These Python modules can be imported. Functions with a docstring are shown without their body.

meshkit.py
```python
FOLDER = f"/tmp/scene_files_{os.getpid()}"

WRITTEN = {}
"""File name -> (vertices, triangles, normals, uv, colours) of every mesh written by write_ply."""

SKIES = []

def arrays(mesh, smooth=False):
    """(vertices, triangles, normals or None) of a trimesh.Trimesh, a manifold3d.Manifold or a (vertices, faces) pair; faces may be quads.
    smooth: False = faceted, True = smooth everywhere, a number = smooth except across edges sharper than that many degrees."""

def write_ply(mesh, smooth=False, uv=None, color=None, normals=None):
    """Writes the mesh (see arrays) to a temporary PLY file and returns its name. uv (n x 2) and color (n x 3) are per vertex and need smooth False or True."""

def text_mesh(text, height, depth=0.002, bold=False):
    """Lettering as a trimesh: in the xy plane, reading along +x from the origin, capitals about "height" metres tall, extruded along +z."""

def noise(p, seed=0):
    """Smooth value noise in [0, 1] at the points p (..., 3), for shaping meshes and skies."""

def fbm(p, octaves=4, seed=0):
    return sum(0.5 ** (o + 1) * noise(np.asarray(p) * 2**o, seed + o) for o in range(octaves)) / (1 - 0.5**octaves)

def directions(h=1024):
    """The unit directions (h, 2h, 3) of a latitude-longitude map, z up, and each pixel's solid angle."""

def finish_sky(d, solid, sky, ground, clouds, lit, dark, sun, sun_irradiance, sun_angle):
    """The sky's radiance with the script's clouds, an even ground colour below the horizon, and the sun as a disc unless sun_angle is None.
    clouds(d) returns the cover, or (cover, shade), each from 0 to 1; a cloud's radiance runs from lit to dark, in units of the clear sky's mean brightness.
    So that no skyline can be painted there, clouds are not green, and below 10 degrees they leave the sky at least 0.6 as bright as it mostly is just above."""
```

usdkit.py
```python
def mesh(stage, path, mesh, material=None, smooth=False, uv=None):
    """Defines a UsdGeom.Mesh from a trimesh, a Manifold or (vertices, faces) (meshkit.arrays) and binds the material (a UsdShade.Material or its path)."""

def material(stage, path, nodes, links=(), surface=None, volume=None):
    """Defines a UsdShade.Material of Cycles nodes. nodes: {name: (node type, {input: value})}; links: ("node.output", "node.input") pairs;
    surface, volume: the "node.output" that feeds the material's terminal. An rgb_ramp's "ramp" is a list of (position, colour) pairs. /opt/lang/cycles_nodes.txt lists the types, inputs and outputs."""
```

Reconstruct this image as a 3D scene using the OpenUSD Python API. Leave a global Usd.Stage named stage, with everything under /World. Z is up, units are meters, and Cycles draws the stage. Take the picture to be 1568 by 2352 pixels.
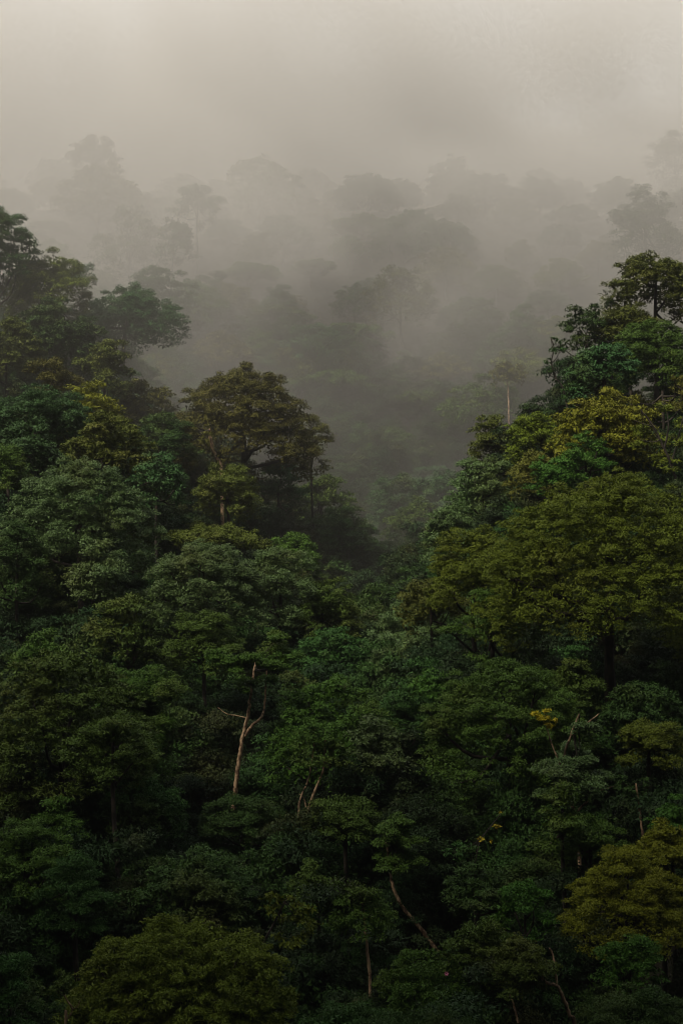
import math
import numpy as np
import usdkit, meshkit
from pxr import Usd, UsdGeom, UsdLux, UsdShade, Gf, Sdf, Vt
from scipy.interpolate import RBFInterpolator, RegularGridInterpolator

rng = np.random.default_rng(20240611)
stage = Usd.Stage.CreateInMemory()
UsdGeom.Xform.Define(stage, '/World')

# ------------------------------------------------------------------ camera
PITCH = 3.0
CAM = np.array([0.0, 0.0, 0.0])
cam = UsdGeom.Camera.Define(stage, '/World/camera')
cam.CreateHorizontalApertureAttr(24.0)
cam.CreateFocalLengthAttr(50.0)
cam.CreateClippingRangeAttr((0.5, 20000.0))
cam.CreateExposureAttr(2.12)
cam.AddTranslateOp().Set(tuple(CAM))
cam.AddRotateXOp().Set(90.0 + PITCH)

# ------------------------------------------------------------------ sky and sun (overcast)
SUN_EL, SUN_AZ = math.radians(49), math.radians(-134)          # azimuth from +y towards +x
SKY_STRENGTH = 0.055
SKY_CLOUD = (4.6, 4.65, 4.65)
sky = UsdLux.DomeLight.Define(stage, '/World/sky')
sky_mat = usdkit.material(stage, '/World/Looks/overcast_sky', {
    's': ('sky_texture', {'sky_type': 'single_scattering', 'sun_disc': False, 'sun_elevation': SUN_EL, 'sun_rotation': SUN_AZ}),
    'tc': ('texture_coordinate', {}),
    'n': ('noise_texture', {'scale': 2.2, 'detail': 4.0, 'roughness': 0.55}),
    'r': ('map_range', {'from_min': 0.3, 'from_max': 0.75, 'to_min': 0.86, 'to_max': 1.1}),
    'c': ('vector_math', {'math_type': 'scale', 'vector1': SKY_CLOUD}),
    'm': ('mix', {'fac': 0.94}),
    'b': ('background_shader', {'strength': SKY_STRENGTH})},
    [('tc.generated', 'n.vector'), ('n.fac', 'r.value'), ('r.result', 'c.scale'), ('s.color', 'm.color1'), ('c.vector', 'm.color2'), ('m.color', 'b.color')],
    surface='b.background')
UsdShade.MaterialBindingAPI.Apply(sky.GetPrim()).Bind(sky_mat)
sun = UsdLux.DistantLight.Define(stage, '/World/sun')
sun.CreateNormalizeAttr(True)
sun.CreateIntensityAttr(0.4)
sun.CreateAngleAttr(14.0)
sun.CreateColorAttr(Gf.Vec3f(1.0, 0.93, 0.80))
_sd = Gf.Vec3d(math.sin(SUN_AZ) * math.cos(SUN_EL), math.cos(SUN_AZ) * math.cos(SUN_EL), math.sin(SUN_EL))
sun.AddTransformOp().Set(Gf.Matrix4d().SetRotate(Gf.Rotation(Gf.Vec3d(0, 0, 1), _sd)))

HAZE_DENSITY, HAZE_COLOR = 0.0001, (0.95, 0.93, 0.89)
MIST_DENSITY, MIST_COLOR = 0.036, (0.955, 0.905, 0.835)

# ------------------------------------------------------------------ helpers
USED = {}
def numbered(path):
    n = USED.get(path)
    USED[path] = 0 if n is None else n + 1
    return path if n is None else '%s_%03d' % (path, n + 1)

def tag(prim, label=None, cat=None, group=None, kind=None):
    for k, v in (('label', label), ('category', cat), ('group', group), ('kind', kind)):
        if v:
            prim.SetCustomDataByKey(k, v)
    return prim

def thing(name, loc, label, cat, group=None):
    x = UsdGeom.Xform.Define(stage, numbered('/World/' + name))
    x.AddTranslateOp().Set(tuple(map(float, loc)))
    return tag(x.GetPrim(), label, cat, group)

def obj(name, mesh, mat, parent='/World', smooth=False):
    base = parent if isinstance(parent, str) else str(parent.GetPath())
    return usdkit.mesh(stage, numbered(base + '/' + name), mesh, mat, smooth=smooth).GetPrim()

TX = 24.0 / 50.0
cp, sp = math.cos(math.radians(PITCH)), math.sin(math.radians(PITCH))
def P(px, py, d):
    """The point at distance d (along +y) that stands at px, py of a 1568 x 2352 picture."""
    X, Z = (px - 784) / 1568 * TX, (1176 - py) / 1568 * TX
    y, z = cp - Z * sp, sp + Z * cp
    return np.array([X / y * d, d, z / y * d])
def metres(px, d):
    return px / 1568 * TX * d

def unit(v):
    return v / (np.linalg.norm(v, axis=-1, keepdims=True) + 1e-9)

def tube(pts, r0, r1, sides=6, steps=None, wob=0.0, power=1.0):
    p = np.asarray(pts, float)
    n = steps or max(4, 4 * (len(p) - 1))
    s = np.linspace(0, len(p) - 1, n + 1)
    def cr(t):                                               # Catmull-Rom through the points
        i = int(min(t, len(p) - 1 - 1e-6)); f = t - i
        a, b, c, e = p[max(i - 1, 0)], p[i], p[min(i + 1, len(p) - 1)], p[min(i + 2, len(p) - 1)]
        return 0.5 * (2 * b + (c - a) * f + (2 * a - 5 * b + 4 * c - e) * f * f + (3 * b - a - 3 * c + e) * f ** 3)
    q = np.array([cr(t) for t in s])
    if wob:
        q[1:-1] += rng.normal(0, wob, (len(q) - 2, 3))
    t = unit(np.gradient(q, axis=0))
    a = unit(np.cross(t, np.where(np.abs(t[:, 2:]) < 0.9, [0, 0, 1.0], [1.0, 0, 0])))
    b = np.cross(t, a)
    r = r0 + (r1 - r0) * np.linspace(0, 1, n + 1) ** power
    r = r * (1 + rng.normal(0, 0.06, n + 1))
    ang = np.arange(sides) * 2 * np.pi / sides
    v = q[:, None] + r[:, None, None] * (np.cos(ang)[None, :, None] * a[:, None] + np.sin(ang)[None, :, None] * b[:, None])
    i, j = np.meshgrid(np.arange(n), np.arange(sides), indexing='ij')
    f = np.stack([i * sides + j, i * sides + (j + 1) % sides, (i + 1) * sides + (j + 1) % sides, (i + 1) * sides + j], -1).reshape(-1, 4)
    f = np.vstack([f[:, [0, 1, 2]], f[:, [0, 2, 3]]])
    v = np.vstack([v.reshape(-1, 3), q[-1:]])
    cap = np.array([[n * sides + j, n * sides + (j + 1) % sides, len(v) - 1] for j in range(sides)])
    return v, np.vstack([f, cap])

def join(ms):
    v, f, n = [], [], 0
    for a, b in ms:
        v.append(a); f.append(b + n); n += len(a)
    return np.vstack(v), np.vstack(f)

# ------------------------------------------------------------------ materials
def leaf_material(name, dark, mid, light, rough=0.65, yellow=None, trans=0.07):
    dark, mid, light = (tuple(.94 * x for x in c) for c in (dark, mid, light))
    ramp = [(0.0, dark), (0.5, mid), (1.0, light)]
    nodes = {
        'g': ('geometry', {}), 'o': ('object_info', {}),
        'n': ('noise_texture', {'scale': 0.55, 'detail': 2.0}),
        'a1': ('math', {'math_type': 'multiply', 'value2': 0.45}), 'a2': ('math', {'math_type': 'multiply', 'value2': 0.35}),
        'a3': ('math', {'math_type': 'multiply_add', 'value2': 0.3, 'value3': -0.05}),
        's1': ('math', {'math_type': 'add'}), 's2': ('math', {'math_type': 'add', 'use_clamp': True}),
        'r': ('rgb_ramp', {'ramp': ramp}),
        'h': ('hsv', {'saturation': 1.0, 'value': 1.0}),
        'hm': ('map_range', {'from_min': 0, 'from_max': 1, 'to_min': 0.485, 'to_max': 0.515}),
        'p': ('principled_bsdf', {'roughness': rough, 'specular_ior_level': 0.10}),
        't': ('translucent_bsdf', {}), 'm': ('mix_closure', {'fac': trans})}
    links = [('g.position', 'n.vector'), ('n.fac', 'a1.value1'), ('g.random_per_island', 'a2.value1'), ('o.random', 'a3.value1'),
             ('a1.value', 's1.value1'), ('a2.value', 's1.value2'), ('s1.value', 's2.value1'), ('a3.value', 's2.value2'), ('s2.value', 'r.fac'),
             ('o.random', 'hm.value'), ('hm.result', 'h.hue'), ('r.color', 'h.color')]
    nodes['bn'] = ('noise_texture', {'scale': .21, 'detail': 2.0})
    nodes['br'] = ('map_range', {'from_min': .54, 'from_max': .72, 'to_min': 0.0, 'to_max': .28, 'clamp': True})
    nodes['bm'] = ('mix', {'color2': (.085, .070, .014)})
    links += [('g.position', 'bn.vector'), ('bn.fac', 'br.value'), ('br.result', 'bm.fac'), ('h.color', 'bm.color1')]
    out = 'bm.color'
    if yellow:
        nodes['y'] = ('map_range', {'from_min': 1 - yellow[1], 'from_max': 1 - yellow[1] + 0.02, 'clamp': True})
        nodes['yc'] = ('mix', {'color2': yellow[0]})
        links += [('g.random_per_island', 'y.value'), ('y.result', 'yc.fac'), ('bm.color', 'yc.color1')]
        out = 'yc.color'
    links += [(out, 'p.base_color'), (out, 't.color'), ('p.BSDF', 'm.closure1'), ('t.BSDF', 'm.closure2')]
    return usdkit.material(stage, '/World/Looks/' + name, nodes, links, surface='m.closure')

SPECIES = {
    'deep': leaf_material('deep_green_leaves', (.014, .032, .006), (.026, .060, .010), (.048, .098, .018)),
    'teal': leaf_material('blue_green_leaves', (.016, .038, .010), (.030, .070, .019), (.054, .114, .034)),
    'green': leaf_material('green_leaves', (.022, .043, .005), (.044, .080, .009), (.080, .124, .018)),
    'pale': leaf_material('grey_green_leaves', (.030, .052, .015), (.060, .096, .028), (.108, .152, .054), rough=.5),
    'olive': leaf_material('olive_leaves', (.030, .040, .005), (.060, .072, .009), (.104, .112, .016), yellow=((.16, .12, .015), .05)),
    'lime': leaf_material('yellow_green_leaves', (.036, .052, .004), (.080, .100, .006), (.155, .165, .009), yellow=((.19, .15, .015), .05)),
    'brown': leaf_material('brown_olive_leaves', (.038, .039, .005), (.076, .077, .009), (.122, .116, .015), yellow=((.15, .10, .02), .06)),
    'mustard': leaf_material('mustard_leaves', (.060, .068, .004), (.125, .135, .006), (.205, .205, .009), yellow=((.26, .20, .012), .06)),
    'gold': leaf_material('yellow_leaves', (.14, .12, .010), (.32, .25, .012), (.52, .38, .016)),
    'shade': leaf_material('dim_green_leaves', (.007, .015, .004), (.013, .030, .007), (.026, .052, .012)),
    'fern': leaf_material('bright_green_leaves', (.020, .048, .005), (.040, .090, .009), (.078, .138, .017)),
}
def bark_material(name, dark, light, scale):
    return usdkit.material(stage, '/World/Looks/' + name, {
        'g': ('geometry', {}), 'mp': ('mapping', {'scale': (1.0, 1.0, 0.6)}),
        'n': ('noise_texture', {'scale': scale, 'detail': 4.0, 'roughness': 0.6}),
        'r': ('rgb_ramp', {'ramp': [(0.0, dark), (0.44, dark), (0.56, light), (1.0, light)]}),
        'b': ('bump', {'strength': 0.6, 'distance': 0.03}),
        'p': ('principled_bsdf', {'roughness': 0.85, 'specular_ior_level': 0.2})},
        [('g.position', 'mp.vector'), ('mp.vector', 'n.vector'), ('n.fac', 'r.fac'), ('r.color', 'p.base_color'), ('n.fac', 'b.height'), ('b.normal', 'p.normal')],
        surface='p.BSDF')
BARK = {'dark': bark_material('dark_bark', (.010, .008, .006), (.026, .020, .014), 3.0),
        'tan': bark_material('tan_bark', (.08, .052, .030), (.24, .16, .095), 5.0),
        'pale': bark_material('mottled_pale_bark', (.08, .046, .026), (.31, .21, .125), 5.5)}
SOIL = usdkit.material(stage, '/World/Looks/leaf_litter', {
    'g': ('geometry', {}), 'n': ('noise_texture', {'scale': 0.8, 'detail': 6.0, 'roughness': 0.65}),
    'r': ('rgb_ramp', {'ramp': [(0.3, (.006, .006, .0035)), (0.6, (.010, .009, .005)), (0.8, (.018, .014, .008))]}),
    'b': ('bump', {'strength': 0.8, 'distance': 0.3}),
    'p': ('principled_bsdf', {'roughness': 0.95, 'specular_ior_level': 0.1})},
    [('g.position', 'n.vector'), ('n.fac', 'r.fac'), ('r.color', 'p.base_color'), ('n.fac', 'b.height'), ('b.normal', 'p.normal')], surface='p.BSDF')
PETAL = usdkit.material(stage, '/World/Looks/pink_petals', {'p': ('principled_bsdf', {'base_color': (.55, .16, .26), 'roughness': 0.6})}, [], surface='p.BSDF')

# ------------------------------------------------------------------ the trees of the near slopes
# (form, x, top, width, height, distance, leaves, label): x, top, width and height read off a 1568 x 2352 picture
T = [
 # left slope, from its upper edge down
 ('oval', 0, 472, 180, 250, 150, 'deep', 'dark dense rounded tree standing highest at the left edge of the ridge'),
 ('dome', 112, 585, 200, 150, 153, 'lime', 'yellow-green bushy tree just below the dark tree at the left edge of the ridge'),
 ('dome', 292, 663, 260, 130, 160, 'teal', 'wide spreading tree with open feathery branches at the misty edge of the left slope'),
 ('dome', 130, 690, 230, 170, 143, 'deep', 'dark green tree under the yellow-green bushy tree on the upper left slope'),
 ('oval', 240, 775, 130, 170, 138, 'olive', 'narrow dark olive tree leaning over the hollow below the wide spreading tree'),
 ('oval', 15, 730, 150, 170, 138, 'olive', 'dull olive tree at the left edge below the dark ridge tree'),
 ('sparse', 110, 812, 170, 130, 130, 'brown', 'tree with scattered yellowing leaves on the upper left slope'),
 ('dome', 75, 885, 280, 150, 120, 'teal', 'blue-green broad tree at the left edge above the large pale-topped tree'),
 ('dome', 205, 880, 150, 130, 126, 'mustard', 'olive tree with golden leaf tips right of the blue-green broad tree'),
 ('dome', 248, 950, 200, 160, 116, 'olive', 'rounded olive-green tree in the middle of the left slope'),
 ('oval', 330, 875, 140, 140, 142, 'brown', 'brownish olive tree in the gap left of the big bronze tree'),
 ('layer', 372, 935, 160, 120, 130, 'deep', 'dark green layered tree at the left foot of the big bronze tree'),
 ('bigdome', 560, 848, 330, 260, 138, 'brown', 'big bronze-brown tree with a wide rounded crown in front of the mist'),
 ('dome', 362, 1035, 140, 130, 112, 'teal', 'bright blue-green tree below the dark layered tree on the left slope'),
 ('dome', 524, 1058, 150, 140, 126, 'olive', 'round mustard-olive tree under the big bronze tree'),
 ('dome', 640, 1045, 130, 150, 146, 'teal', 'hazy green tree under the right half of the big bronze tree'),
 ('dome', 738, 1085, 140, 150, 160, 'green', 'hazy green tree at the tip of the left ridge where the mist rises'),
 ('oval', 715, 950, 90, 150, 148, 'brown', 'faint brown tree on the right shoulder of the big bronze tree'),
 ('dome', 55, 968, 160, 130, 110, 'teal', 'blue-green tufted tree at the left edge under the broad blue-green tree'),
 ('bigdome', 185, 1055, 345, 270, 98, 'pale', 'large pale-topped tree filling the left slope at half height'),
 ('dome', 20, 1020, 110, 120, 104, 'green', 'small green tree at the left edge beside the large pale-topped tree'),
 ('dome', 40, 1205, 170, 190, 92, 'deep', 'dark green tree at the left edge under the large pale-topped tree'),
 ('flat', 505, 1188, 220, 110, 112, 'olive', 'flat-topped olive tree below the mustard tree on the left slope'),
 ('dome', 782, 1178, 130, 130, 165, 'teal', 'hazy round tree beside the bottom of the misty gully, left side'),
 ('dome', 672, 1222, 130, 110, 122, 'green', 'small light green tree right of the flat-topped olive tree'),
 ('layer', 220, 1262, 180, 110, 92, 'pale', 'spray of pale green foliage hanging below the large pale-topped tree'),
 ('bigdome', 470, 1245, 270, 200, 94, 'pale', 'silvery grey-green tree in the middle of the left slope'),
 ('dome', 645, 1250, 200, 170, 98, 'pale', 'pale olive-grey tree right of the silvery tree'),
 ('layer', 790, 1292, 160, 120, 138, 'deep', 'dark green tree at the foot of the misty gully'),
 ('dome', 295, 1365, 180, 160, 85, 'green', 'dark green tree below the silvery tree, left of centre'),
 ('dome', 470, 1400, 180, 150, 84, 'green', 'mid green tree directly under the silvery tree'),
 ('dome', 740, 1335, 170, 130, 98, 'green', 'olive-green tree below the pale olive-grey tree, near the middle'),
 ('dome', 110, 1452, 150, 110, 74, 'green', 'pale green tree top rising behind the large lower left tree'),
 ('bigdome', 150, 1500, 380, 340, 66, 'green', 'large olive-green tree filling the lower left slope'),
 ('layer', 330, 1500, 260, 230, 71, 'fern', 'brighter green layered tree beside the large lower left tree'),
 ('dome', 260, 1635, 200, 150, 62, 'green', 'olive-green tree with light leaf tips in front of the layered bright green tree'),
 ('layer', 135, 1830, 150, 110, 60, 'fern', 'bright leafy young tree below the large lower left tree'),
 ('dome', 60, 1890, 230, 170, 57, 'green', 'drooping green tree at the left edge above the dark hollow'),
 ('layer', 175, 1960, 180, 150, 55, 'deep', 'dark green tree with drooping tiers of shiny leaves, lower left'),
 ('dome', 440, 1955, 270, 140, 58, 'deep', 'low dim green tree in the dark, above the big yellow-green crown at the bottom'),
 ('bigdome', 400, 2115, 500, 330, 48, 'lime', 'big yellow-green tree at the bottom left, cut by the bottom edge'),
 ('dome', 590, 2170, 180, 220, 47, 'lime', 'yellow-green tree leaning out right of the big bottom left crown'),
 ('dome', 25, 2190, 150, 170, 46, 'deep', 'dark green tree in the bottom left corner'),
 ('dome', 560, 1825, 190, 110, 68, 'deep', 'dark green low tree at the foot of the mottled pale trunk'),
 ('dome', 330, 1790, 180, 120, 66, 'deep', 'dim green tree in the shade right of the large lower left tree'),
 # middle
 ('bigdome', 760, 1558, 280, 240, 72, 'fern', 'round fresh green tree in the centre of the lower half'),
 ('layer', 858, 1652, 140, 120, 68, 'pale', 'light grey-green tree leaning out right of the round fresh green tree'),
 ('dome', 795, 1822, 160, 100, 62, 'green', 'small leafy green tree above the leaning pale trunk'),
 ('dome', 920, 1445, 230, 120, 92, 'pale', 'dull grey-green flat tree in the middle of the valley floor'),
 ('layer', 930, 1385, 200, 110, 100, 'pale', 'grey tree with silvery twigs above the dull grey-green flat tree'),
 ('dome', 770, 1440, 180, 130, 92, 'deep', 'dark green tree left of the grey trees in the valley floor'),
 ('oval', 840, 1385, 120, 130, 122, 'deep', 'narrow dark green tree at the very bottom of the gully'),
 ('dome', 1010, 1540, 130, 90, 78, 'fern', 'small bright green tree at the left shoulder of the lower right dome tree'),
 ('dome', 925, 1590, 140, 130, 76, 'deep', 'dark green tree between the round fresh green tree and the lower right dome tree'),
 ('dome', 990, 2195, 240, 130, 50, 'fern', 'green spreading tree at the bottom centre, under the leaning trunk'),
 ('dome', 790, 2310, 220, 120, 45, 'deep', 'dark leafy tree cut by the bottom edge, left of centre'),
 ('dome', 960, 2320, 260, 120, 44, 'deep', 'dark leafy tree cut by the bottom edge at the centre'),
 ('layer', 730, 1985, 140, 100, 56, 'green', 'small dim green tree in the dark above the scattered-leaf tree'),
 # right slope
 ('dome', 1505, 583, 215, 140, 126, 'olive', 'tall airy tree with visible forked branches, highest on the right slope'),
 ('oval', 1345, 704, 130, 130, 124, 'deep', 'dark round tree against the mist on the right ridge'),
 ('oval', 1401, 684, 26, 26, 126, 'deep', 'tiny round treetop on a thin stem poking above the right ridge'),
 ('dome', 1505, 735, 220, 150, 118, 'green', 'mid green tree under the tall airy tree on the right slope'),
 ('dome', 1440, 690, 150, 130, 123, 'olive', 'dull olive tree between the dark round tree and the tall airy tree'),
 ('dome', 1385, 788, 170, 120, 112, 'teal', 'bright green tree with glossy clumps at the right ridge edge'),
 ('oval', 1328, 850, 80, 160, 112, 'deep', 'narrow green column of foliage at the right ridge edge'),
 ('sparse', 1520, 835, 180, 140, 112, 'brown', 'brown twiggy half-bare tree at the right edge'),
 ('dome', 1390, 895, 240, 170, 105, 'mustard', 'mustard-olive tree with pale twigs in the middle of the right slope'),
 ('dome', 1345, 990, 110, 120, 98, 'fern', 'bright green bush-like tree above the giant yellow-green dome tree'),
 ('dome', 1222, 946, 130, 120, 114, 'lime', 'flat yellow-green tree on the spur above the gully'),
 ('dome', 1130, 956, 120, 110, 122, 'olive', 'hazy olive tree left of the flat yellow-green tree on the spur'),
 ('dome', 1110, 1052, 150, 130, 112, 'pale', 'grey-green tree with a pale top on the lower spur'),
 ('dome', 1235, 1040, 150, 110, 108, 'brown', 'shaded brown tree between the spur trees and the giant dome tree'),
 ('dome', 1035, 1158, 130, 130, 110, 'pale', 'small pale-topped tree at the left end of the spur'),
 ('dome', 950, 1140, 130, 120, 168, 'green', 'hazy light green tree slanting down the right side of the gully'),
 ('bigdome', 1400, 1092, 600, 400, 76, 'lime', 'giant yellow-green dome tree filling the right side'),
 ('dome', 1085, 1215, 240, 210, 80, 'lime', 'yellow-green tree at the left flank of the giant dome tree'),
 ('dome', 990, 1325, 150, 120, 88, 'olive', 'olive tree with orange leaf tips by the valley floor, right side'),
 ('sparse', 1130, 1370, 280, 170, 77, 'green', 'open dark green tree in the shade under the giant dome tree'),
 ('dome', 1280, 1050, 120, 80, 100, 'fern', 'low green tree tucked behind the top of the giant dome tree'),
 ('bigdome', 1165, 1520, 380, 270, 66, 'green', 'lower right dome tree with a smooth rounded green crown'),
 ('dome', 1312, 1512, 140, 120, 69, 'green', 'small round green treetop on the right shoulder of the lower dome tree'),
 ('dome', 1485, 1565, 190, 120, 67, 'deep', 'dark bluish green tree at the right edge in the shade'),
 ('layer', 1490, 1640, 170, 90, 61, 'lime', 'tree with lime-green flat sprays at the right edge'),
 ('dome', 1355, 1885, 170, 100, 58, 'green', 'small green tree in the shade left of the yellow-olive tree at the right edge'),
 ('layer', 1545, 1825, 110, 90, 55, 'fern', 'bright green leafy tree at the right edge over the yellow-olive trees'),
 ('dome', 1530, 1880, 170, 150, 54, 'mustard', 'yellow-olive tree at the right edge, the upper of two'),
 ('bigdome', 1440, 1955, 270, 220, 52, 'mustard', 'yellow-olive tree near the right edge, the lower of two'),
 ('oval', 1205, 2015, 130, 180, 52, 'fern', 'upright green tree left of the lower yellow-olive tree'),
 ('dome', 1110, 2110, 170, 130, 50, 'green', 'low green tree left of the upright green tree'),
 ('dome', 1445, 2150, 140, 110, 48, 'fern', 'small bright green tree under the lower yellow-olive tree'),
 ('dome', 1465, 2265, 210, 140, 44, 'deep', 'dark green tree in the bottom right corner'),
 ('layer', 1290, 1800, 150, 120, 57, 'green', 'thin leafy tree below the golden-tipped open tree'),
 ('dome', 1100, 1995, 150, 110, 57, 'deep', 'dim green tree in the hollow left of the upright green tree'),
 # further back, in the mist
 ('dome', 400, 498, 100, 110, 305, 'deep', 'dark lone treetop in the mist, left of the far hillside'),
 ('oval', 372, 618, 150, 130, 268, 'deep', 'dark tree in the mist right above the wide spreading tree'),
 ('dome', 455, 425, 110, 90, 325, 'deep', 'domed tree in the mist behind the dark lone treetop'),
 ('dome', 600, 365, 190, 160, 368, 'green', 'tallest pale green tree fading into the mist, left of centre'),
 ('dome', 300, 485, 170, 150, 318, 'green', 'faint green rounded tree in the mist left of the dark lone treetop'),
 ('dome', 232, 385, 200, 150, 345, 'brown', 'very faint big tree in the mist above the left ridge'),
 ('oval', 215, 318, 110, 90, 375, 'brown', 'barely visible treetop in the mist, highest above the left ridge'),
 ('dome', 190, 598, 66, 70, 200, 'teal', 'little hazy treetop behind the yellow-green bushy tree'),
 ('dome', 1548, 300, 130, 120, 400, 'green', 'faint tree fading into the mist at the right edge'),
 ('dome', 1480, 440, 190, 150, 310, 'deep', 'shadowy tree in the mist above the tall airy tree'),
 ('dome', 920, 615, 170, 130, 305, 'olive', 'round olive tree standing out in the middle of the misty hillside'),
 ('dome', 1020, 1090, 130, 120, 190, 'teal', 'hazy blue-green tree in the misty gully, right of its bottom'),
 ('oval', 915, 1085, 130, 140, 200, 'teal', 'hazy blue-green tree at the head of the gully'),
 ('dome', 1190, 800, 130, 90, 262, 'lime', 'hazy yellowish tree left of the narrow green column'),
 ('dome', 1110, 870, 200, 120, 248, 'green', 'broad hazy tree on the misty slope left of the spur'),
]
T = [(*t[:5], float(np.interp(t[5], [190, 195, 228, 255, 290, 325, 355, 400], [188, 190, 215, 235, 258, 280, 300, 325])) if t[5] > 190 else t[5], *t[6:]) for t in T]     # the far hillside is steep
NAMES = {'oval': 'rounded_tree', 'dome': 'broadleaf_tree', 'bigdome': 'broad_crowned_tree', 'flat': 'umbrella_tree', 'layer': 'layered_tree', 'sparse': 'open_crowned_tree'}

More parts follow.
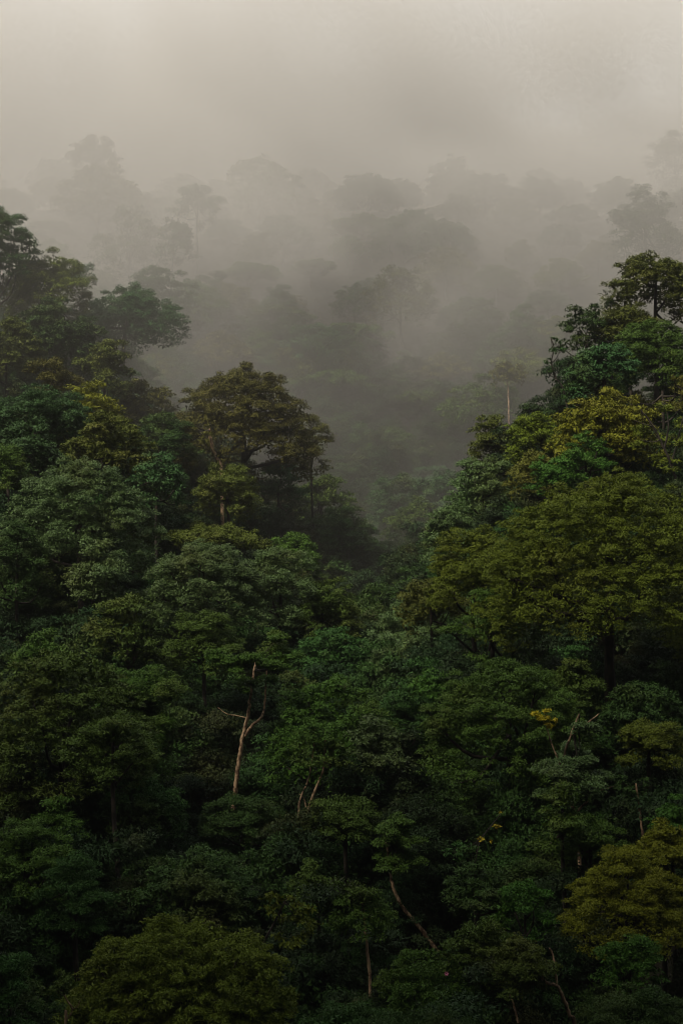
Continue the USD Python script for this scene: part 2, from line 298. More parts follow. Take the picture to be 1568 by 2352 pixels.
# trees whose trunks show: stems are lists of (x, y) in the same picture
HERO = [
 dict(name='pale_trunked_tree', d=72, leaves='green', bark='pale', crown=(565, 1420, 270, 190), form='sparse', lai=2.0,
      label='tree with a mottled pale forked trunk standing against the dark left of centre',
      stems=[([(535, 1890), (540, 1820), (550, 1740), (560, 1680), (570, 1640), (576, 1590), (590, 1500)], .15, .05),
             ([(562, 1692), (578, 1668), (600, 1648), (607, 1615), (612, 1540)], .095, .03),
             ([(567, 1650), (545, 1645), (520, 1640), (500, 1625)], .04, .012)
             ]),
 dict(name='twin_stemmed_tree', d=66, leaves='fern', bark='tan', crown=(735, 1640, 150, 140), form='dome', lai=1.0,
      label='slender tree with two thin pale stems below the round fresh green tree',
      stems=[([(686, 1880), (690, 1835), (705, 1800), (712, 1775), (720, 1720), (722, 1660)], .06, .02), ([(705, 1870), (718, 1830), (732, 1795), (742, 1768), (748, 1700)], .075, .035),
             ([(703, 1855), (697, 1835), (688, 1825)], .04, .03)]),
 dict(name='leaning_tree', d=60, leaves='green', bark='pale', crown=(915, 1868, 140, 120), form='layer', lai=2.0,
      label='tree with a pale trunk leaning to the left, rising from the bottom centre foliage',
      stems=[([(1010, 2195), (985, 2160), (955, 2120), (925, 2085), (905, 2045), (895, 2000), (888, 1940), (880, 1890)], .095, .05)]),
 dict(name='slim_tree', d=53, leaves='green', bark='pale', crown=(830, 2030, 150, 130), form='dome', lai=1.0,
      label='slim tree with a straight thin pale trunk left of the leaning tree',
      stems=[([(850, 2290), (848, 2230), (843, 2180), (838, 2130), (832, 2075)], .065, .04)]),
 dict(name='crooked_tree', d=48, leaves='green', bark='tan', crown=(1195, 2150, 200, 110), form='layer', lai=1.5,
      label='tree with a crooked orange-tan trunk at the bottom right',
      stems=[([(1320, 2370), (1308, 2335), (1295, 2300), (1280, 2268), (1250, 2255), (1235, 2225), (1215, 2190)], .08, .05),
             ([(1278, 2268), (1276, 2235), (1272, 2200), (1262, 2180)], .045, .02), ([(1190, 2350), (1180, 2310), (1172, 2280), (1180, 2250), (1165, 2230)], .04, .02)]),
 dict(name='scattered_leaf_tree', d=51, leaves='lime', bark='dark', crown=(665, 2035, 170, 170), form='sparse', lai=1.1, leaf=1.5,
      label='thin tree with large scattered yellow-green leaves above the yellow-green leaning tree',
      stems=[([(590, 2260), (600, 2180), (630, 2120), (660, 2060)], .05, .03)]),
 dict(name='golden_tipped_tree', d=60, leaves='pale', bark='tan', crown=(1315, 1690, 190, 150), form='layer', lai=1.5,
      label='open tree with one golden clump of leaves in front of the lower right dome tree', gold=[(1228, 1640, 22), (1245, 1650, 26), (1262, 1668, 20), (1255, 1635, 16), (1275, 1655, 12)],
      stems=[([(1330, 1960), (1320, 1880), (1300, 1800), (1295, 1740), (1310, 1690), (1330, 1640)], .09, .04), ([(1300, 1790), (1280, 1745), (1262, 1700), (1250, 1660)], .045, .02),
             ([(1320, 1870), (1350, 1840), (1380, 1815), (1410, 1808)], .05, .02), ([(1310, 1690), (1350, 1660), (1375, 1640)], .04, .02)]),
 dict(name='yellow_leaved_sapling', d=60, leaves='deep', bark='dark', crown=(1060, 1935, 110, 40), form='sparse', lai=1.3, leaf=1.3,
      label='sapling with a few bright yellow leaves in the darkest hollow under the lower dome tree', gold=[(1105, 1928, 16), (1150, 1868, 9), (1128, 1934, 8), (1142, 1900, 12)],
      stems=[([(1090, 2020), (1095, 1960), (1110, 1920), (1150, 1870)], .03, .015)]),
 dict(name='thin_shaded_tree', d=60, leaves='deep', bark='tan', crown=(1455, 1760, 120, 80), form='sparse', lai=1.3,
      label='thin tree with a short pale stem showing in the shade above the yellow-olive trees',
      stems=[([(1478, 1960), (1473, 1900), (1468, 1860), (1460, 1800)], .06, .04)]),
 dict(name='twiggy_tree', d=99, leaves='lime', bark='dark', crown=(1525, 890, 190, 190), form='sparse', lai=1.2,
      label='yellow-olive tree with dark bare spreading branches at the right edge',
      stems=[([(1560, 1150), (1545, 1080), (1525, 1030), (1500, 980), (1470, 940)], .13, .04), ([(1540, 1070), (1555, 1010), (1568, 950)], .08, .03),
             ([(1525, 1030), (1535, 980), (1530, 930)], .07, .03), ([(1500, 980), (1480, 975), (1455, 965)], .05, .02), ([(1515, 1010), (1500, 1015), (1470, 1010)], .05, .02)]),
 dict(name='draped_tree', d=113, leaves='deep', bark='dark', crown=(1272, 770, 60, 90), form='sparse', lai=1.0,
      label='bare twisted dark stem with few leaves in the mist at the right ridge',
      stems=[([(1310, 1010), (1295, 900), (1278, 870), (1266, 835), (1272, 800), (1264, 775)], .09, .03), ([(1278, 870), (1262, 860), (1256, 845)], .04, .015), ([(1266, 835), (1282, 815), (1286, 790)], .04, .015)]),
 dict(name='misty_tree', d=224, leaves='brown', bark='pale', crown=(1166, 832, 90, 50), form='dome', lai=1.0,
      label='small tree with a pale trunk in the mist left of the right ridge',
      stems=[([(1168, 960), (1167, 905), (1165, 880), (1163, 860)], .16, .1)]),
 dict(name='low_twisted_tree', d=44, leaves='green', bark='tan', crown=(130, 2235, 110, 60), form='sparse', lai=1.2,
      label='low tree with a small twisted tan stem in the bottom left',
      stems=[([(150, 2375), (154, 2345), (166, 2320), (152, 2295), (140, 2270)], .035, .02), ([(166, 2320), (178, 2312), (184, 2300)], .02, .012)]),
 dict(name='bronze_limb_tree', d=131, leaves='brown', bark='pale', crown=(455, 965, 90, 70), form='sparse', lai=1.2,
      label='small tree with a short pale bent trunk below the big bronze tree',
      stems=[([(510, 1100), (498, 1052), (490, 1035), (484, 1005), (480, 985)], .2, .12)]),
]

# ------------------------------------------------------------------ the ground, through the feet of the trees
SKIRT = 1.05                                                  # crowns reach further down than the lit part that shows
def tree_height(form, w, h):
    return h * SKIRT + 0.4 * w + 4.0
ctrl = []
for form, px, top, w, h, d, sp_, lab in T:
    q = P(px, top, d); w, h = metres(w, d), metres(h, d)
    ctrl.append([q[0], q[1], q[2] - tree_height(form, w, h)])
FAR = [(px, py, d * k) for px, k in ((-300, .92), (200, .97), (520, .95), (784, 1.0), (1150, 1.0), (1450, .97), (1900, .9))
       for py, d in ((1230, 190), (1000, 215), (850, 235), (700, 258), (560, 280), (450, 300), (370, 318)) if py < 750 or 480 < px < 1200]
for px, py, d in FAR:
    q = P(px, py, d); ctrl.append([q[0], q[1], q[2] - 13])
ctrl += [[x, 0, -7] for x in (-60, -20, 20, 60)] + [[x, 24, -24 + 0.002 * x * x] for x in (-50, -25, 0, 25, 50)]
# the opposite side of the valley, steep behind the camera
for yb, zb in ((-10, 8), (-26, 80), (-42, 190), (-90, 260), (-300, 290)):
    ctrl += [[x, yb, zb] for x in (-300, -150, -70, 0, 70, 150, 300)]
ctrl += [[-190, 80, 75], [-320, 160, 150], [190, 70, 75], [320, 150, 150], [-600, 0, 200], [600, 0, 200], [-600, 600, 150], [600, 600, 150], [0, 420, 108], [-200, 420, 108], [200, 420, 108], [0, 800, 120], [-300, 800, 120], [300, 800, 120]]
ctrl += [[1700 * math.cos(a), 1700 * math.sin(a), 180 - 50 * math.sin(a)] for a in np.linspace(0, 2 * np.pi, 12, endpoint=False)]
ctrl = np.array(ctrl, float)
fit = RBFInterpolator(ctrl[:, :2], ctrl[:, 2], kernel='linear', smoothing=2.0)
gx = np.unique(np.concatenate([np.linspace(-1500, -220, 20), np.arange(-220, 221, 4.0), np.linspace(220, 1500, 20)]))
gy = np.unique(np.concatenate([np.linspace(-1300, -120, 18), np.arange(-120, 260, 3.0), np.arange(260, 661, 8.0), np.linspace(660, 1700, 16)]))
GX, GY = np.meshgrid(gx, gy, indexing='ij')
GZ = fit(np.stack([GX.ravel(), GY.ravel()], 1)).reshape(GX.shape)
GZ += 2.0 * (meshkit.fbm(np.stack([GX, GY, GX * 0], -1) / 14.0, 3, 5) - 0.5)
ground_z = RegularGridInterpolator((gx, gy), GZ, bounds_error=False, fill_value=None)
def gz(x, y):
    z = ground_z(np.stack([np.asarray(x, float), np.asarray(y, float)], -1))
    return z[0] if np.ndim(x) == 0 else z
nx, ny = len(gx), len(gy)
ii, jj = np.meshgrid(np.arange(nx - 1), np.arange(ny - 1), indexing='ij')
gf = np.stack([ii * ny + jj, (ii + 1) * ny + jj, (ii + 1) * ny + jj + 1, ii * ny + jj + 1], -1).reshape(-1, 4)
tag(obj('hillside', (np.stack([GX, GY, GZ], -1).reshape(-1, 3), gf), SOIL, smooth=True), 'dark leaf-littered ground of the forested valley under the trees', kind='structure')

# ------------------------------------------------------------------ foliage
COUNT = {'leaves': 0, 'tris': 0}
def leaf_mesh(c, axis, normal, L, W, tri=False):
    axis = unit(axis); side = unit(np.cross(axis, normal)); nrm = np.cross(side, axis)
    L, W = L[:, None], W[:, None]
    COUNT['leaves'] += len(c); COUNT['tris'] += len(c) * (1 if tri else 2)
    if tri:                                                  # far leaves: one face each
        v = np.stack([c - axis * L * .4 - side * W * .5, c + axis * L * .6 - nrm * L * .1, c - axis * L * .3 + side * W * .5], 1)
        return v.reshape(-1, 3), np.arange(3 * len(c)).reshape(-1, 3)
    v = np.stack([c - axis * L * .5, c + side * W * .5 - axis * L * .06 + nrm * W * .14, c + axis * L * .5 - nrm * L * .10, c - side * W * .5 - axis * L * .06 + nrm * W * .14], 1)
    k = np.arange(len(c))[:, None] * 4
    f = np.concatenate([k + np.array([[0, 1, 2]]), k + np.array([[0, 2, 3]])], 1).reshape(-1, 3)
    return v.reshape(-1, 3), f

def lobes_of(form, a, h, seed):
    """Centres, radii and flattening of a crown's lobes; the crown's top centre is the origin's h above its base."""
    r = np.random.default_rng(seed)
    C, R, F = [], [], []
    if form in ('dome', 'bigdome', 'oval'):
        n = {'dome': 18, 'bigdome': 60, 'oval': 16}[form]
        k = np.arange(n) + .5
        zmin = -.45 if form == 'oval' else -.02
        z = 1 - (1 - zmin) * k / n; ph = k * 2.39996 + r.uniform(0, 6)
        z = np.clip(z + r.normal(0, .05, n), zmin, 1)
        s = np.sqrt(1 - np.clip(z, -1, 1) ** 2)
        dirs = np.stack([s * np.cos(ph), s * np.sin(ph), z], 1)
        base = .42 if form == 'oval' else .12
        rl = a * (r.uniform(.26, .40, n) if form != 'bigdome' else r.uniform(.15, .24, n))
        for q, w in zip(dirs, rl):
            w = min(w, h * .5)
            k2 = r.uniform(.88, 1.06)
            C.append([q[0] * (a - w * .8) * k2, q[1] * (a - w * .8) * k2, h * base + q[2] * (h * (1 - base) - w * .75) * (k2 if q[2] < .8 else 1.0)])
            R.append(w); F.append(r.uniform(.72, 1.0))
        C.append([0, 0, h * .45]); R.append(min(a, h) * .45); F.append(.7)
    elif form == 'flat':
        n = 15
        k = np.arange(n) + .5
        rad = np.sqrt(k / n) * .86; ph = k * 2.39996 + r.uniform(0, 6)
        for q, p in zip(rad, ph):
            w = a * r.uniform(.22, .32)
            C.append([a * q * math.cos(p), a * q * math.sin(p), h * (.86 - .55 * q * q) + r.normal(0, .05) * h - w * .3])
            R.append(w); F.append(.42)
    elif form == 'layer':
        nt = 5
        for t in range(nt):
            zt = h * (.92 - .8 * t / (nt - 1)); rt = a * (.42 + .5 * (t / (nt - 1)) ** .7); off = r.uniform(0, 6)
            m = (1, 3, 4, 5, 5)[t]
            for j in range(m):
                p = off + j * 2 * np.pi / m + r.normal(0, .4); w = a * r.uniform(.26, .44); q = max(rt * r.uniform(.45, 1.1) - w * .5, 0)
                C.append([q * math.cos(p), q * math.sin(p), zt + r.normal(0, .09) * h - .3 * w]); R.append(w); F.append(r.uniform(.4, .65))
    else:
        n = 15
        for j in range(n):
            d = unit(r.normal(size=3)); q = r.uniform(.25, 1) ** .5; w = a * r.uniform(.15, .27)
            C.append([d[0] * q * (a - w), d[1] * q * (a - w), h * (.5 + .5 * d[2] * q) - w * .3]); R.append(w); F.append(r.uniform(.4, .65))
    return np.array(C), np.array(R), np.array(F)

def foliage(C, R, F, d, lai, seed, leaf=1.0, rt=None, middle=None):
    """Leaves in tufts over the upper sides of the lobes, sparser below and inside."""
    r = np.random.default_rng(seed)
    L0 = (.0017 * d + .030) * leaf
    rt = rt or (.0040 * d + .09)
    mid = C.mean(0) if middle is None else middle
    tc, tn, tr = [], [], []
    for c, R1, f in zip(C, R, F):
        m = max(5, int((2.5 if len(C) > 30 else 3.0) * (R1 / rt) ** 2))
        q = unit(r.normal(size=(3 * m, 3)))
        q = q[(q[:, 2] > -.25) | (r.random(3 * m) < .25)][:m]
        s = R1 * r.uniform(.72, 1.08, len(q))[:, None]
        p = c + q * s * np.array([1, 1, f])
        tc.append(p); tn.append(q); tr.append(np.full(len(q), min(rt, R1 * .7)) * r.uniform(.7, 1.35, len(q)))
    tc, tn, tr = np.vstack(tc), np.vstack(tn), np.concatenate(tr)
    # tufts buried inside another lobe are dropped; so are some at random, in patches
    deep = np.zeros(len(tc), int)
    for c, R1, f in zip(C, R, F):
        deep += (np.linalg.norm((tc - c) / np.array([1, 1, f]), axis=1) < R1 * .66)
    gap = meshkit.noise(tc / (rt * 3.2), seed % 97)
    keep = (deep == 0) & (gap > .2) | (r.random(len(tc)) < .12)
    tc, tn, tr = tc[keep], tn[keep], tr[keep]
    n = np.maximum(3, (lai * np.pi * tr ** 2 / (.21 * L0 ** 2) * r.uniform(.6, 1.3, len(tr)))).astype(int)
    n = np.where((tn[:, 1] > .25) & (tn[:, 2] < .6), n // 3, n)
    low = C[:, 2].min() + .4 * (C[:, 2].max() - C[:, 2].min())
    n = np.where(tc[:, 2] < low, (n * .5).astype(int), n)
    k = np.repeat(np.arange(len(tc)), n)
    u = unit(r.normal(size=(len(k), 3))); u[:, 2] = np.abs(u[:, 2]) * .75 - .12
    rad = tr[k] * r.random(len(k)) ** .45
    pos = tc[k] + u * rad[:, None]
    out = unit(u * [1, 1, .3] + .5 * tn[k])
    axis = unit(out + r.normal(0, .9, (len(k), 3)) + np.array([0, 0, -.3]))
    nrm = unit(np.array([0, 0, .85]) + .5 * u + .35 * tn[k] + r.normal(0, .42, (len(k), 3)))
    L = L0 * r.uniform(.65, 1.25, len(k)); W = L * r.uniform(.32, .48, len(k))
    # larger leaves inside, which close the crown
    m = int(len(k) * .10)
    j = r.integers(0, len(C), m)
    ip = C[j] + unit(r.normal(size=(m, 3))) * (R[j] * r.random(m) ** .5 * .75)[:, None] * np.stack([np.ones(m), np.ones(m), F[j]], 1)
    pos = np.vstack([pos, ip]); axis = np.vstack([axis, unit(r.normal(size=(m, 3)))]); nrm = np.vstack([nrm, unit(r.normal(size=(m, 3)) + [0, 0, .8])])
    L = np.concatenate([L, L0 * r.uniform(1.3, 2.0, m)]); W = np.concatenate([W, L0 * r.uniform(.7, 1.0, m)])
    return leaf_mesh(pos, axis, nrm, L, W, d > 56), tc

def limbs_for(trunk_pts, C, R, tc, r0, seed, most=8, twigs=3):
    """One mesh for each main limb: from the trunk to a lobe, with a few twigs to its tufts."""
    r = np.random.default_rng(seed)
    a, b = np.array(trunk_pts[-2]), np.array(trunk_pts[-1])
    pick = r.permutation(len(C))[:most]
    out = []
    for j in pick:
        s = a + (b - a) * r.uniform(.2, 1.0)
        e = C[j]; mid_ = s * .5 + e * .5 + np.array([0, 0, -.12 * np.linalg.norm(e - s)]) + r.normal(0, .06, 3) * np.linalg.norm(e - s)
        ms = [tube([s, mid_, e], r0 * .5, r0 * .18, 5, 7)]
        near = np.argsort(np.linalg.norm(tc - e, axis=1))[: twigs * 5]
        for t in r.permutation(near)[:twigs]:
            o = e * .7 + mid_ * .3
            ms.append(tube([o, (o + tc[t]) / 2 + r.normal(0, .05, 3) * R[j], tc[t]], r0 * .17, r0 * .05, 4, 4))
        out.append(join(ms))
    return out

LAI = {'oval': 1.35, 'dome': 1.25, 'bigdome': 1.25, 'flat': 1.2, 'layer': 1.2, 'sparse': .85}
def grow(form, px, top, wpx, hpx, d, leaves, label, seed):
    a, h = metres(wpx, d) * .56, metres(hpx, d) * (SKIRT if form not in ('flat', 'sparse') else 1.0)
    q = P(px, top, d)
    base = np.array([q[0], q[1], 0.0]); base[:2] += np.random.default_rng(seed).normal(0, .12, 2) * a
    base[2] = float(gz(base[0], base[1]))
    crown0 = np.array([q[0], q[1], q[2] - h]) - base           # crown base, seen from the tree's foot
    base_h = crown0[2]
    if base_h < .5:
        base[2] -= .5 - base_h; crown0[2] = .5
    C, R, F = lobes_of(form, a, h, seed)
    rs = np.random.default_rng(seed + 5)
    keep = rs.random(len(C)) > (.14 if form in ('dome', 'oval') else 0)      # broken, lopsided crowns
    keep[:2] = True
    C, R, F = C[keep], R[keep], F[keep]
    C[:, 2] += rs.normal(0, .035 if form != 'bigdome' else .012, len(C)) * h
    C = C + crown0
    lm, tc = foliage(C, R, F, d, LAI[form] * (1.0 if d < 180 else .8), seed, rs.choice([.8, .9, 1.05, 1.2]))
    t = thing(NAMES[form], base, label, 'tree')
    r0 = .05 + .026 * a * (1.6 if form != 'bigdome' else 1.7)
    top_ = crown0 + np.array([0, 0, h * .55])
    pts = [np.array([0, 0, -1.5]), np.array([0, 0, .25 * crown0[2]]) + np.array([.1, .05, 0]) * a, crown0 * [.7, .7, .85], top_]
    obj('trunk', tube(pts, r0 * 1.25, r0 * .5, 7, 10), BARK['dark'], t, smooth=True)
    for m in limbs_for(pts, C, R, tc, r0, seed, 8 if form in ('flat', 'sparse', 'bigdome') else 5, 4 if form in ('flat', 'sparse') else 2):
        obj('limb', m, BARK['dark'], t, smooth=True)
    obj('crown', lm, SPECIES[leaves], t)
    return t

for i, (form, px, top, w, h, d, sp_, lab) in enumerate(T):
    grow(form, px, top, w, h, d, sp_, lab, 1000 + 17 * i)

for i, H in enumerate(HERO):
    d = H['d']
    px, top, w, h = H['crown']
    foot = P(*H['stems'][0][0][0], d)
    g = float(gz(foot[0], foot[1]))
    base = np.array([foot[0], foot[1], min(foot[2], g) if foot[2] - g < 6 else g])
    t = thing(H['name'], base, H['label'], 'tree')
    r = np.random.default_rng(77 + i)
    for k, (pts, r0, r1) in enumerate(H['stems']):
        q = [P(x, y, d) - base for x, y in pts]
        if k == 0 and q[0][2] > .3:
            q = [np.array([0, 0, -.5])] + q if q[0][2] > 1 else q
        q = np.array(q)
        q[1:, 1] += np.cumsum(r.normal(0, .12, len(q) - 1)) if k else 0
        obj('trunk' if k == 0 else 'limb', tube(q, r0, r1, 7, 5 * len(q), wob=r0 * .1), BARK[H['bark']], t, smooth=True)
    a, hh = metres(w, d) / 2, metres(h, d)
    c0 = P(px, top + h, d) - base
    C, R, F = lobes_of(H['form'], a, hh, 300 + i)
    lm, tc = foliage(C + c0, R, F, d, H['lai'], 400 + i, H.get('leaf', 1.0))
    tip = np.array([P(*H['stems'][0][0][-2], d) - base, P(*H['stems'][0][0][-1], d) - base])
    for m in limbs_for(tip, C + c0, R, tc, H['stems'][0][2] * 1.3, 500 + i, 6, 4):
        obj('limb', m, BARK['dark'], t, smooth=True)
    obj('crown', lm, SPECIES[H['leaves']], t)
    if 'gold' in H:
        cs = np.array([P(x, y, d - .6) - base for x, y, _ in H['gold']]); rs = np.array([metres(s, d) / 2 for _, _, s in H['gold']])
        gm, _ = foliage(cs, rs, np.full(len(rs), .6), d, 2.0, 600 + i, 1.15, rt=min(.3, rs.min()))
        tag(obj('crown', gm, SPECIES['gold'], t), 'clump of golden yellow leaves')

host = next(p for p in stage.GetPrimAtPath('/World').GetChildren() if 'bottom centre, under the leaning' in p.GetCustomData().get('label', ''))
fp = P(1025, 2237, 47.5) - np.array(UsdGeom.XformCache().GetLocalToWorldTransform(host).ExtractTranslation())
k = np.arange(6) * np.pi / 3
pet = leaf_mesh(fp + .045 * np.stack([np.cos(k), 0 * k - .3, np.sin(k)], 1), np.stack([np.cos(k), 0 * k - .3, np.sin(k)], 1), np.tile([0, -1.0, .2], (6, 1)), np.full(6, .07), np.full(6, .055))
tag(obj('blossom', pet, PETAL, host), 'single small pink blossom')

# ------------------------------------------------------------------ the forest on the far hillside, in the mist
CLASSES = []
for i, (form, a, h, leaves, lab) in enumerate([
        ('dome', 7.5, 8.5, 'green', 'hazy green rounded tree on the misty far hillside'), ('bigdome', 9.0, 9.0, 'teal', 'hazy blue-green broad tree on the misty far hillside'),
        ('oval', 6.0, 10.0, 'deep', 'dark hazy upright tree on the misty far hillside'), ('layer', 7.0, 8.0, 'olive', 'hazy olive layered tree on the misty far hillside'),
        ('dome', 8.0, 7.5, 'brown', 'hazy brownish rounded tree on the misty far hillside'), ('flat', 8.5, 6.0, 'green', 'hazy flat-topped green tree on the misty far hillside'),
        ('dome', 6.5, 8.0, 'lime', 'hazy yellowish rounded tree on the misty far hillside')]):
    path = '/World/forest_tree_kind_%s' % 'abcdefg'[i]
    cl = stage.CreateClassPrim(path)
    C, R, F = lobes_of(form, a, h, 50 + i)
    c0 = np.array([0, 0, 6.0])
    lm, tc = foliage(C + c0, R, F, 220, 1.5, 60 + i)
    pts = [np.array([0, 0, -4.0]), np.array([.2, 0, 2]), np.array([.3, .2, 6]), np.array([.1, .1, 6 + h * .55])]
    usdkit.mesh(stage, path + '/trunk', tube(pts, .42, .2, 6, 8), BARK['dark'], smooth=True)
    for k, m in enumerate(limbs_for(pts, C + c0, R, tc, .34, 70 + i, 4, 2)):
        usdkit.mesh(stage, path + '/limb' + ('_%03d' % k if k else ''), m, BARK['dark'], smooth=True)
    usdkit.mesh(stage, path + '/crown', lm, SPECIES[leaves])
    CLASSES.append((path, lab))

keys = np.array([P(t[1], t[2], t[5]) for t in T])
RIDGE_X = [0, 75, 190, 300, 420, 700, 750, 800, 860, 900, 980, 1010, 1100, 1270, 1300, 1420, 1568]
RIDGE_Y = [470, 560, 640, 830, 850, 870, 980, 1130, 1340, 1340, 1210, 1100, 980, 900, 720, 600, 590]
spots, nfar, y = [], 0, 176.0
row = 0
while y < 350:
    step = 7.2 + .0165 * y
    half = .26 * y + 8
    for x in np.arange(-half + (row % 2) * step * .5, half, step):
        xx, yy = x + rng.normal(0, step * .2), y + rng.normal(0, step * .2)
        if (np.hypot(keys[:, 0] - xx, keys[:, 1] - yy) < step * .62).any():
            continue
        if yy < 205 and abs(xx) > .16 * yy:
            continue
        zz = float(gz(xx, yy))
        fx, fy = (xx / yy) / TX * 1568 + 784, 0
        e = math.atan2(zz + 12, yy) - math.radians(PITCH)
        fy = 1176 - math.tan(e) / TX * 1568
        if fy > np.interp(fx, RIDGE_X, RIDGE_Y) + 15 or fy < 60 or not -60 < fx < 1628:
            continue
        k = rng.choice(7, p=[.27, .2, .14, .13, .12, .08, .06])
        sc = rng.uniform(.48, 1.0) * (.72 + .0008 * y)
        spots.append((xx, yy, zz - 3.5 * sc, k, sc, float(rng.uniform(0, 360)), float(rng.uniform(.85, 1.2)), fx, fy))
        nfar += 1
    y += step * .9; row += 1

ZONES = [(-1e9, 'left', 'above the left ridge'), (400, 'left', 'above the spreading tree'), (560, 'left', 'above the bronze tree'), (790, 'left', 'above the gully'),
         (1010, 'left', 'above the spur'), (1260, 'left', 'behind the right ridge')]
ORDER = ['first', 'second', 'third', 'fourth', 'fifth', 'sixth', 'seventh', 'eighth', 'ninth', 'tenth']
rows_ = {}
for q in spots:
    zone = [z for z in ZONES if q[7] >= z[0]][-1][2]
    level = 'low on' if q[8] > 780 else 'halfway up' if q[8] > 540 else 'high on'
    rows_.setdefault((q[3], level, zone), []).append(q)
for (k, level, zone), qs in rows_.items():
    path, lab = CLASSES[k]
    for i, q in enumerate(sorted(qs, key=lambda q: q[7])):
        text = '%s %s the far hillside %s' % (lab.split(' on the')[0], level, zone)
        if len(qs) > 1:
            text += ', ' + ('leftmost' if i == 0 else 'rightmost' if i == len(qs) - 1 else ORDER[i])
        t = thing('forest_tree', q[:3], text, 'tree', 'hazy trees of the far hillside')
        x_ = UsdGeom.Xformable(t)
        x_.AddRotateZOp().Set(q[5]); x_.AddScaleOp().Set(Gf.Vec3f(q[4], q[4], q[4] * q[6]))
        t.GetReferences().AddInternalReference(path); t.SetInstanceable(True)

# ------------------------------------------------------------------ undergrowth
pi = UsdGeom.PointInstancer.Define(stage, '/World/undergrowth')
tag(pi.GetPrim(), 'dim green undergrowth of shrubs and saplings covering the slope between the trees', kind='stuff')
protos = []
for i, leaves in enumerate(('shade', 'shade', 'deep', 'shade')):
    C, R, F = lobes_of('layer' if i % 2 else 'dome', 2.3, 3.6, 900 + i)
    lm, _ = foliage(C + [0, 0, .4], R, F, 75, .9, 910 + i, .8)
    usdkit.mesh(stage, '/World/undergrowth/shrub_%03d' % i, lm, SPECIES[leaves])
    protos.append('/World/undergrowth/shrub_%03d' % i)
n = 2600
yy = 34 + 230 * rng.random(n) ** .8
xx = rng.uniform(-1, 1, n) * (.27 * yy + 5)
zz = gz(xx, yy)
ok = np.ones(n, bool)
ux = xx / yy / TX * 1568 + 784
uy = 1176 - np.tan(np.arctan2(zz + 4.0, yy) - math.radians(PITCH)) / TX * 1568
for H in HERO:
    for x, y in H['stems'][0][0]:
        ok &= ~((yy < H['d'] + 1) & (np.abs(ux - x) < 4000 / H['d']) & (uy < y + 30))
xx, yy, zz = xx[ok], yy[ok], zz[ok]; n = len(xx)
pi.CreatePrototypesRel().SetTargets([Sdf.Path(p) for p in protos])
pi.CreateProtoIndicesAttr(Vt.IntArray.FromNumpy(rng.integers(0, 4, n).astype(np.int32)))
pi.CreatePositionsAttr(Vt.Vec3fArray.FromNumpy(np.stack([xx, yy, zz - .2], 1).astype(np.float32)))
sc = rng.uniform(.45, 1.3, n) * (1 + .003 * yy)
pi.CreateScalesAttr(Vt.Vec3fArray.FromNumpy(np.stack([sc, sc, sc * rng.uniform(.8, 1.3, n)], 1).astype(np.float32)))
ang = rng.uniform(0, 2 * np.pi, n)
pi.CreateOrientationsAttr(Vt.QuathArray([Gf.Quath(float(math.cos(a / 2)), 0, 0, float(math.sin(a / 2))) for a in ang]))

# ------------------------------------------------------------------ air
def closed_box(lo, hi):
    import trimesh
    b = trimesh.creation.box(np.array(hi, float) - np.array(lo, float)); b.apply_translation((np.array(hi, float) + np.array(lo, float)) / 2)
    return b
top = max(GZ.max() + 3, 304.0)
HZ = usdkit.material(stage, '/World/Looks/haze_air', {'v': ('principled_volume', {'color': HAZE_COLOR, 'density': HAZE_DENSITY})}, [], volume='v.volume')
tag(obj('haze', closed_box((-1510, -1310, GZ.min() - 1), (1510, 1710, top)), HZ), 'thin pale haze filling the valley air', kind='stuff')
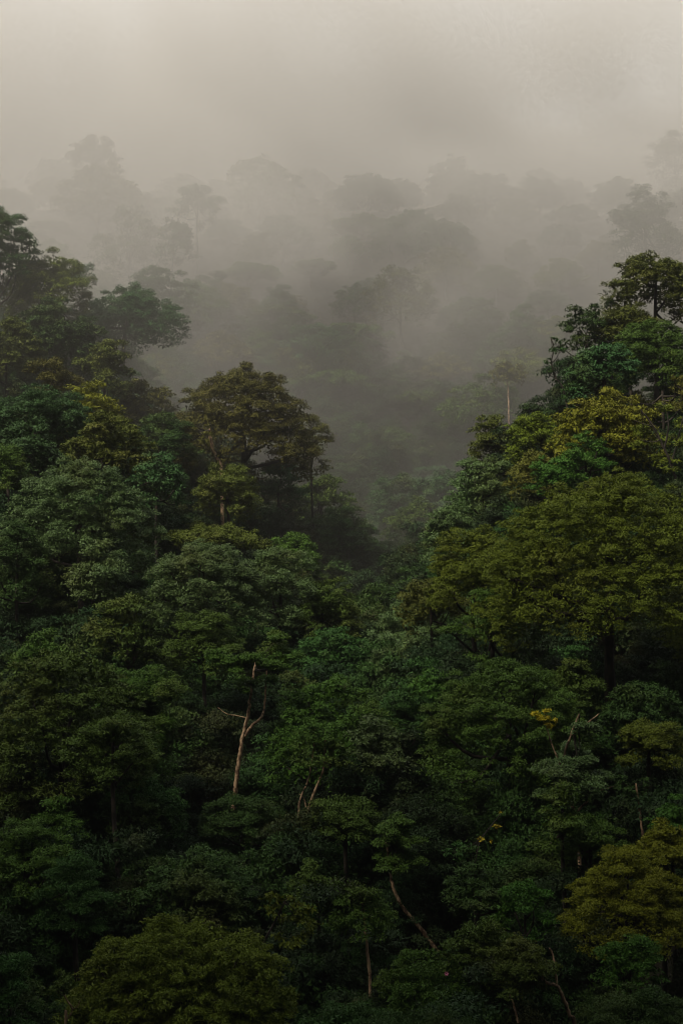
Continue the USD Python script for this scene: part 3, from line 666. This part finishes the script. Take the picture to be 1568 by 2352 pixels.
# the bank of mist lying in the valley behind the near ridges: thins out to nothing before its faces
MI = usdkit.material(stage, '/World/Looks/mist_bank', {
    'g': ('geometry', {}), 'x': ('separate_xyz', {}),
    'mp': ('mapping', {'scale': (1.0, .8, 1.4), 'rotation': (0.0, 0.5, 0.0)}),
    'n': ('noise_texture', {'scale': .015, 'detail': 4.0, 'roughness': .55, 'distortion': .8}),
    'nr': ('map_range', {'from_min': .36, 'from_max': .64, 'to_min': .08, 'to_max': 1.92, 'clamp': True}),
    'front': ('map_range', {'from_min': 112., 'from_max': 375., 'to_min': 0., 'to_max': 1., 'clamp': True}),
    'base': ('map_range', {'range_type': 'smoothstep', 'from_min': 15., 'from_max': 110., 'to_min': .85, 'to_max': 1.0, 'clamp': True}), 'd': ('math', {'math_type': 'multiply'}), 'fp': ('math', {'math_type': 'power', 'value2': 3.0}), 'thin': ('map_range', {'range_type': 'smoothstep', 'from_min': 104., 'from_max': 165., 'to_min': 0., 'to_max': .05, 'clamp': True}), 'sum': ('math', {'math_type': 'add'}),
    'roof': ('map_range', {'range_type': 'smoothstep', 'from_min': 92., 'from_max': 200., 'to_min': 1., 'to_max': 0., 'clamp': True}),
    'a': ('math', {'math_type': 'multiply'}), 'b': ('math', {'math_type': 'multiply'}), 'c': ('math', {'math_type': 'multiply', 'value2': MIST_DENSITY}),
    'v': ('principled_volume', {'color': MIST_COLOR})},
    [('g.position', 'x.vector'), ('g.position', 'mp.vector'), ('mp.vector', 'n.vector'), ('n.fac', 'nr.value'), ('x.y', 'front.value'), ('x.z', 'roof.value'),
     ('x.z', 'base.value'), ('front.result', 'fp.value1'), ('x.y', 'thin.value'), ('fp.value', 'sum.value1'), ('thin.result', 'sum.value2'), ('sum.value', 'd.value1'), ('base.result', 'd.value2'), ('d.value', 'a.value1'), ('roof.result', 'a.value2'), ('a.value', 'b.value1'), ('nr.result', 'b.value2'), ('b.value', 'c.value1'), ('c.value', 'v.density')],
    volume='v.volume')
tag(obj('mist', closed_box((-420, 103, GZ.min() - .5), (420, 720, top - 2)), MI), 'drifting pale mist bank lying over the far hillside', kind='stuff')
print('leaves', COUNT['leaves'], 'far', nfar, 'ground', GZ.min(), GZ.max())
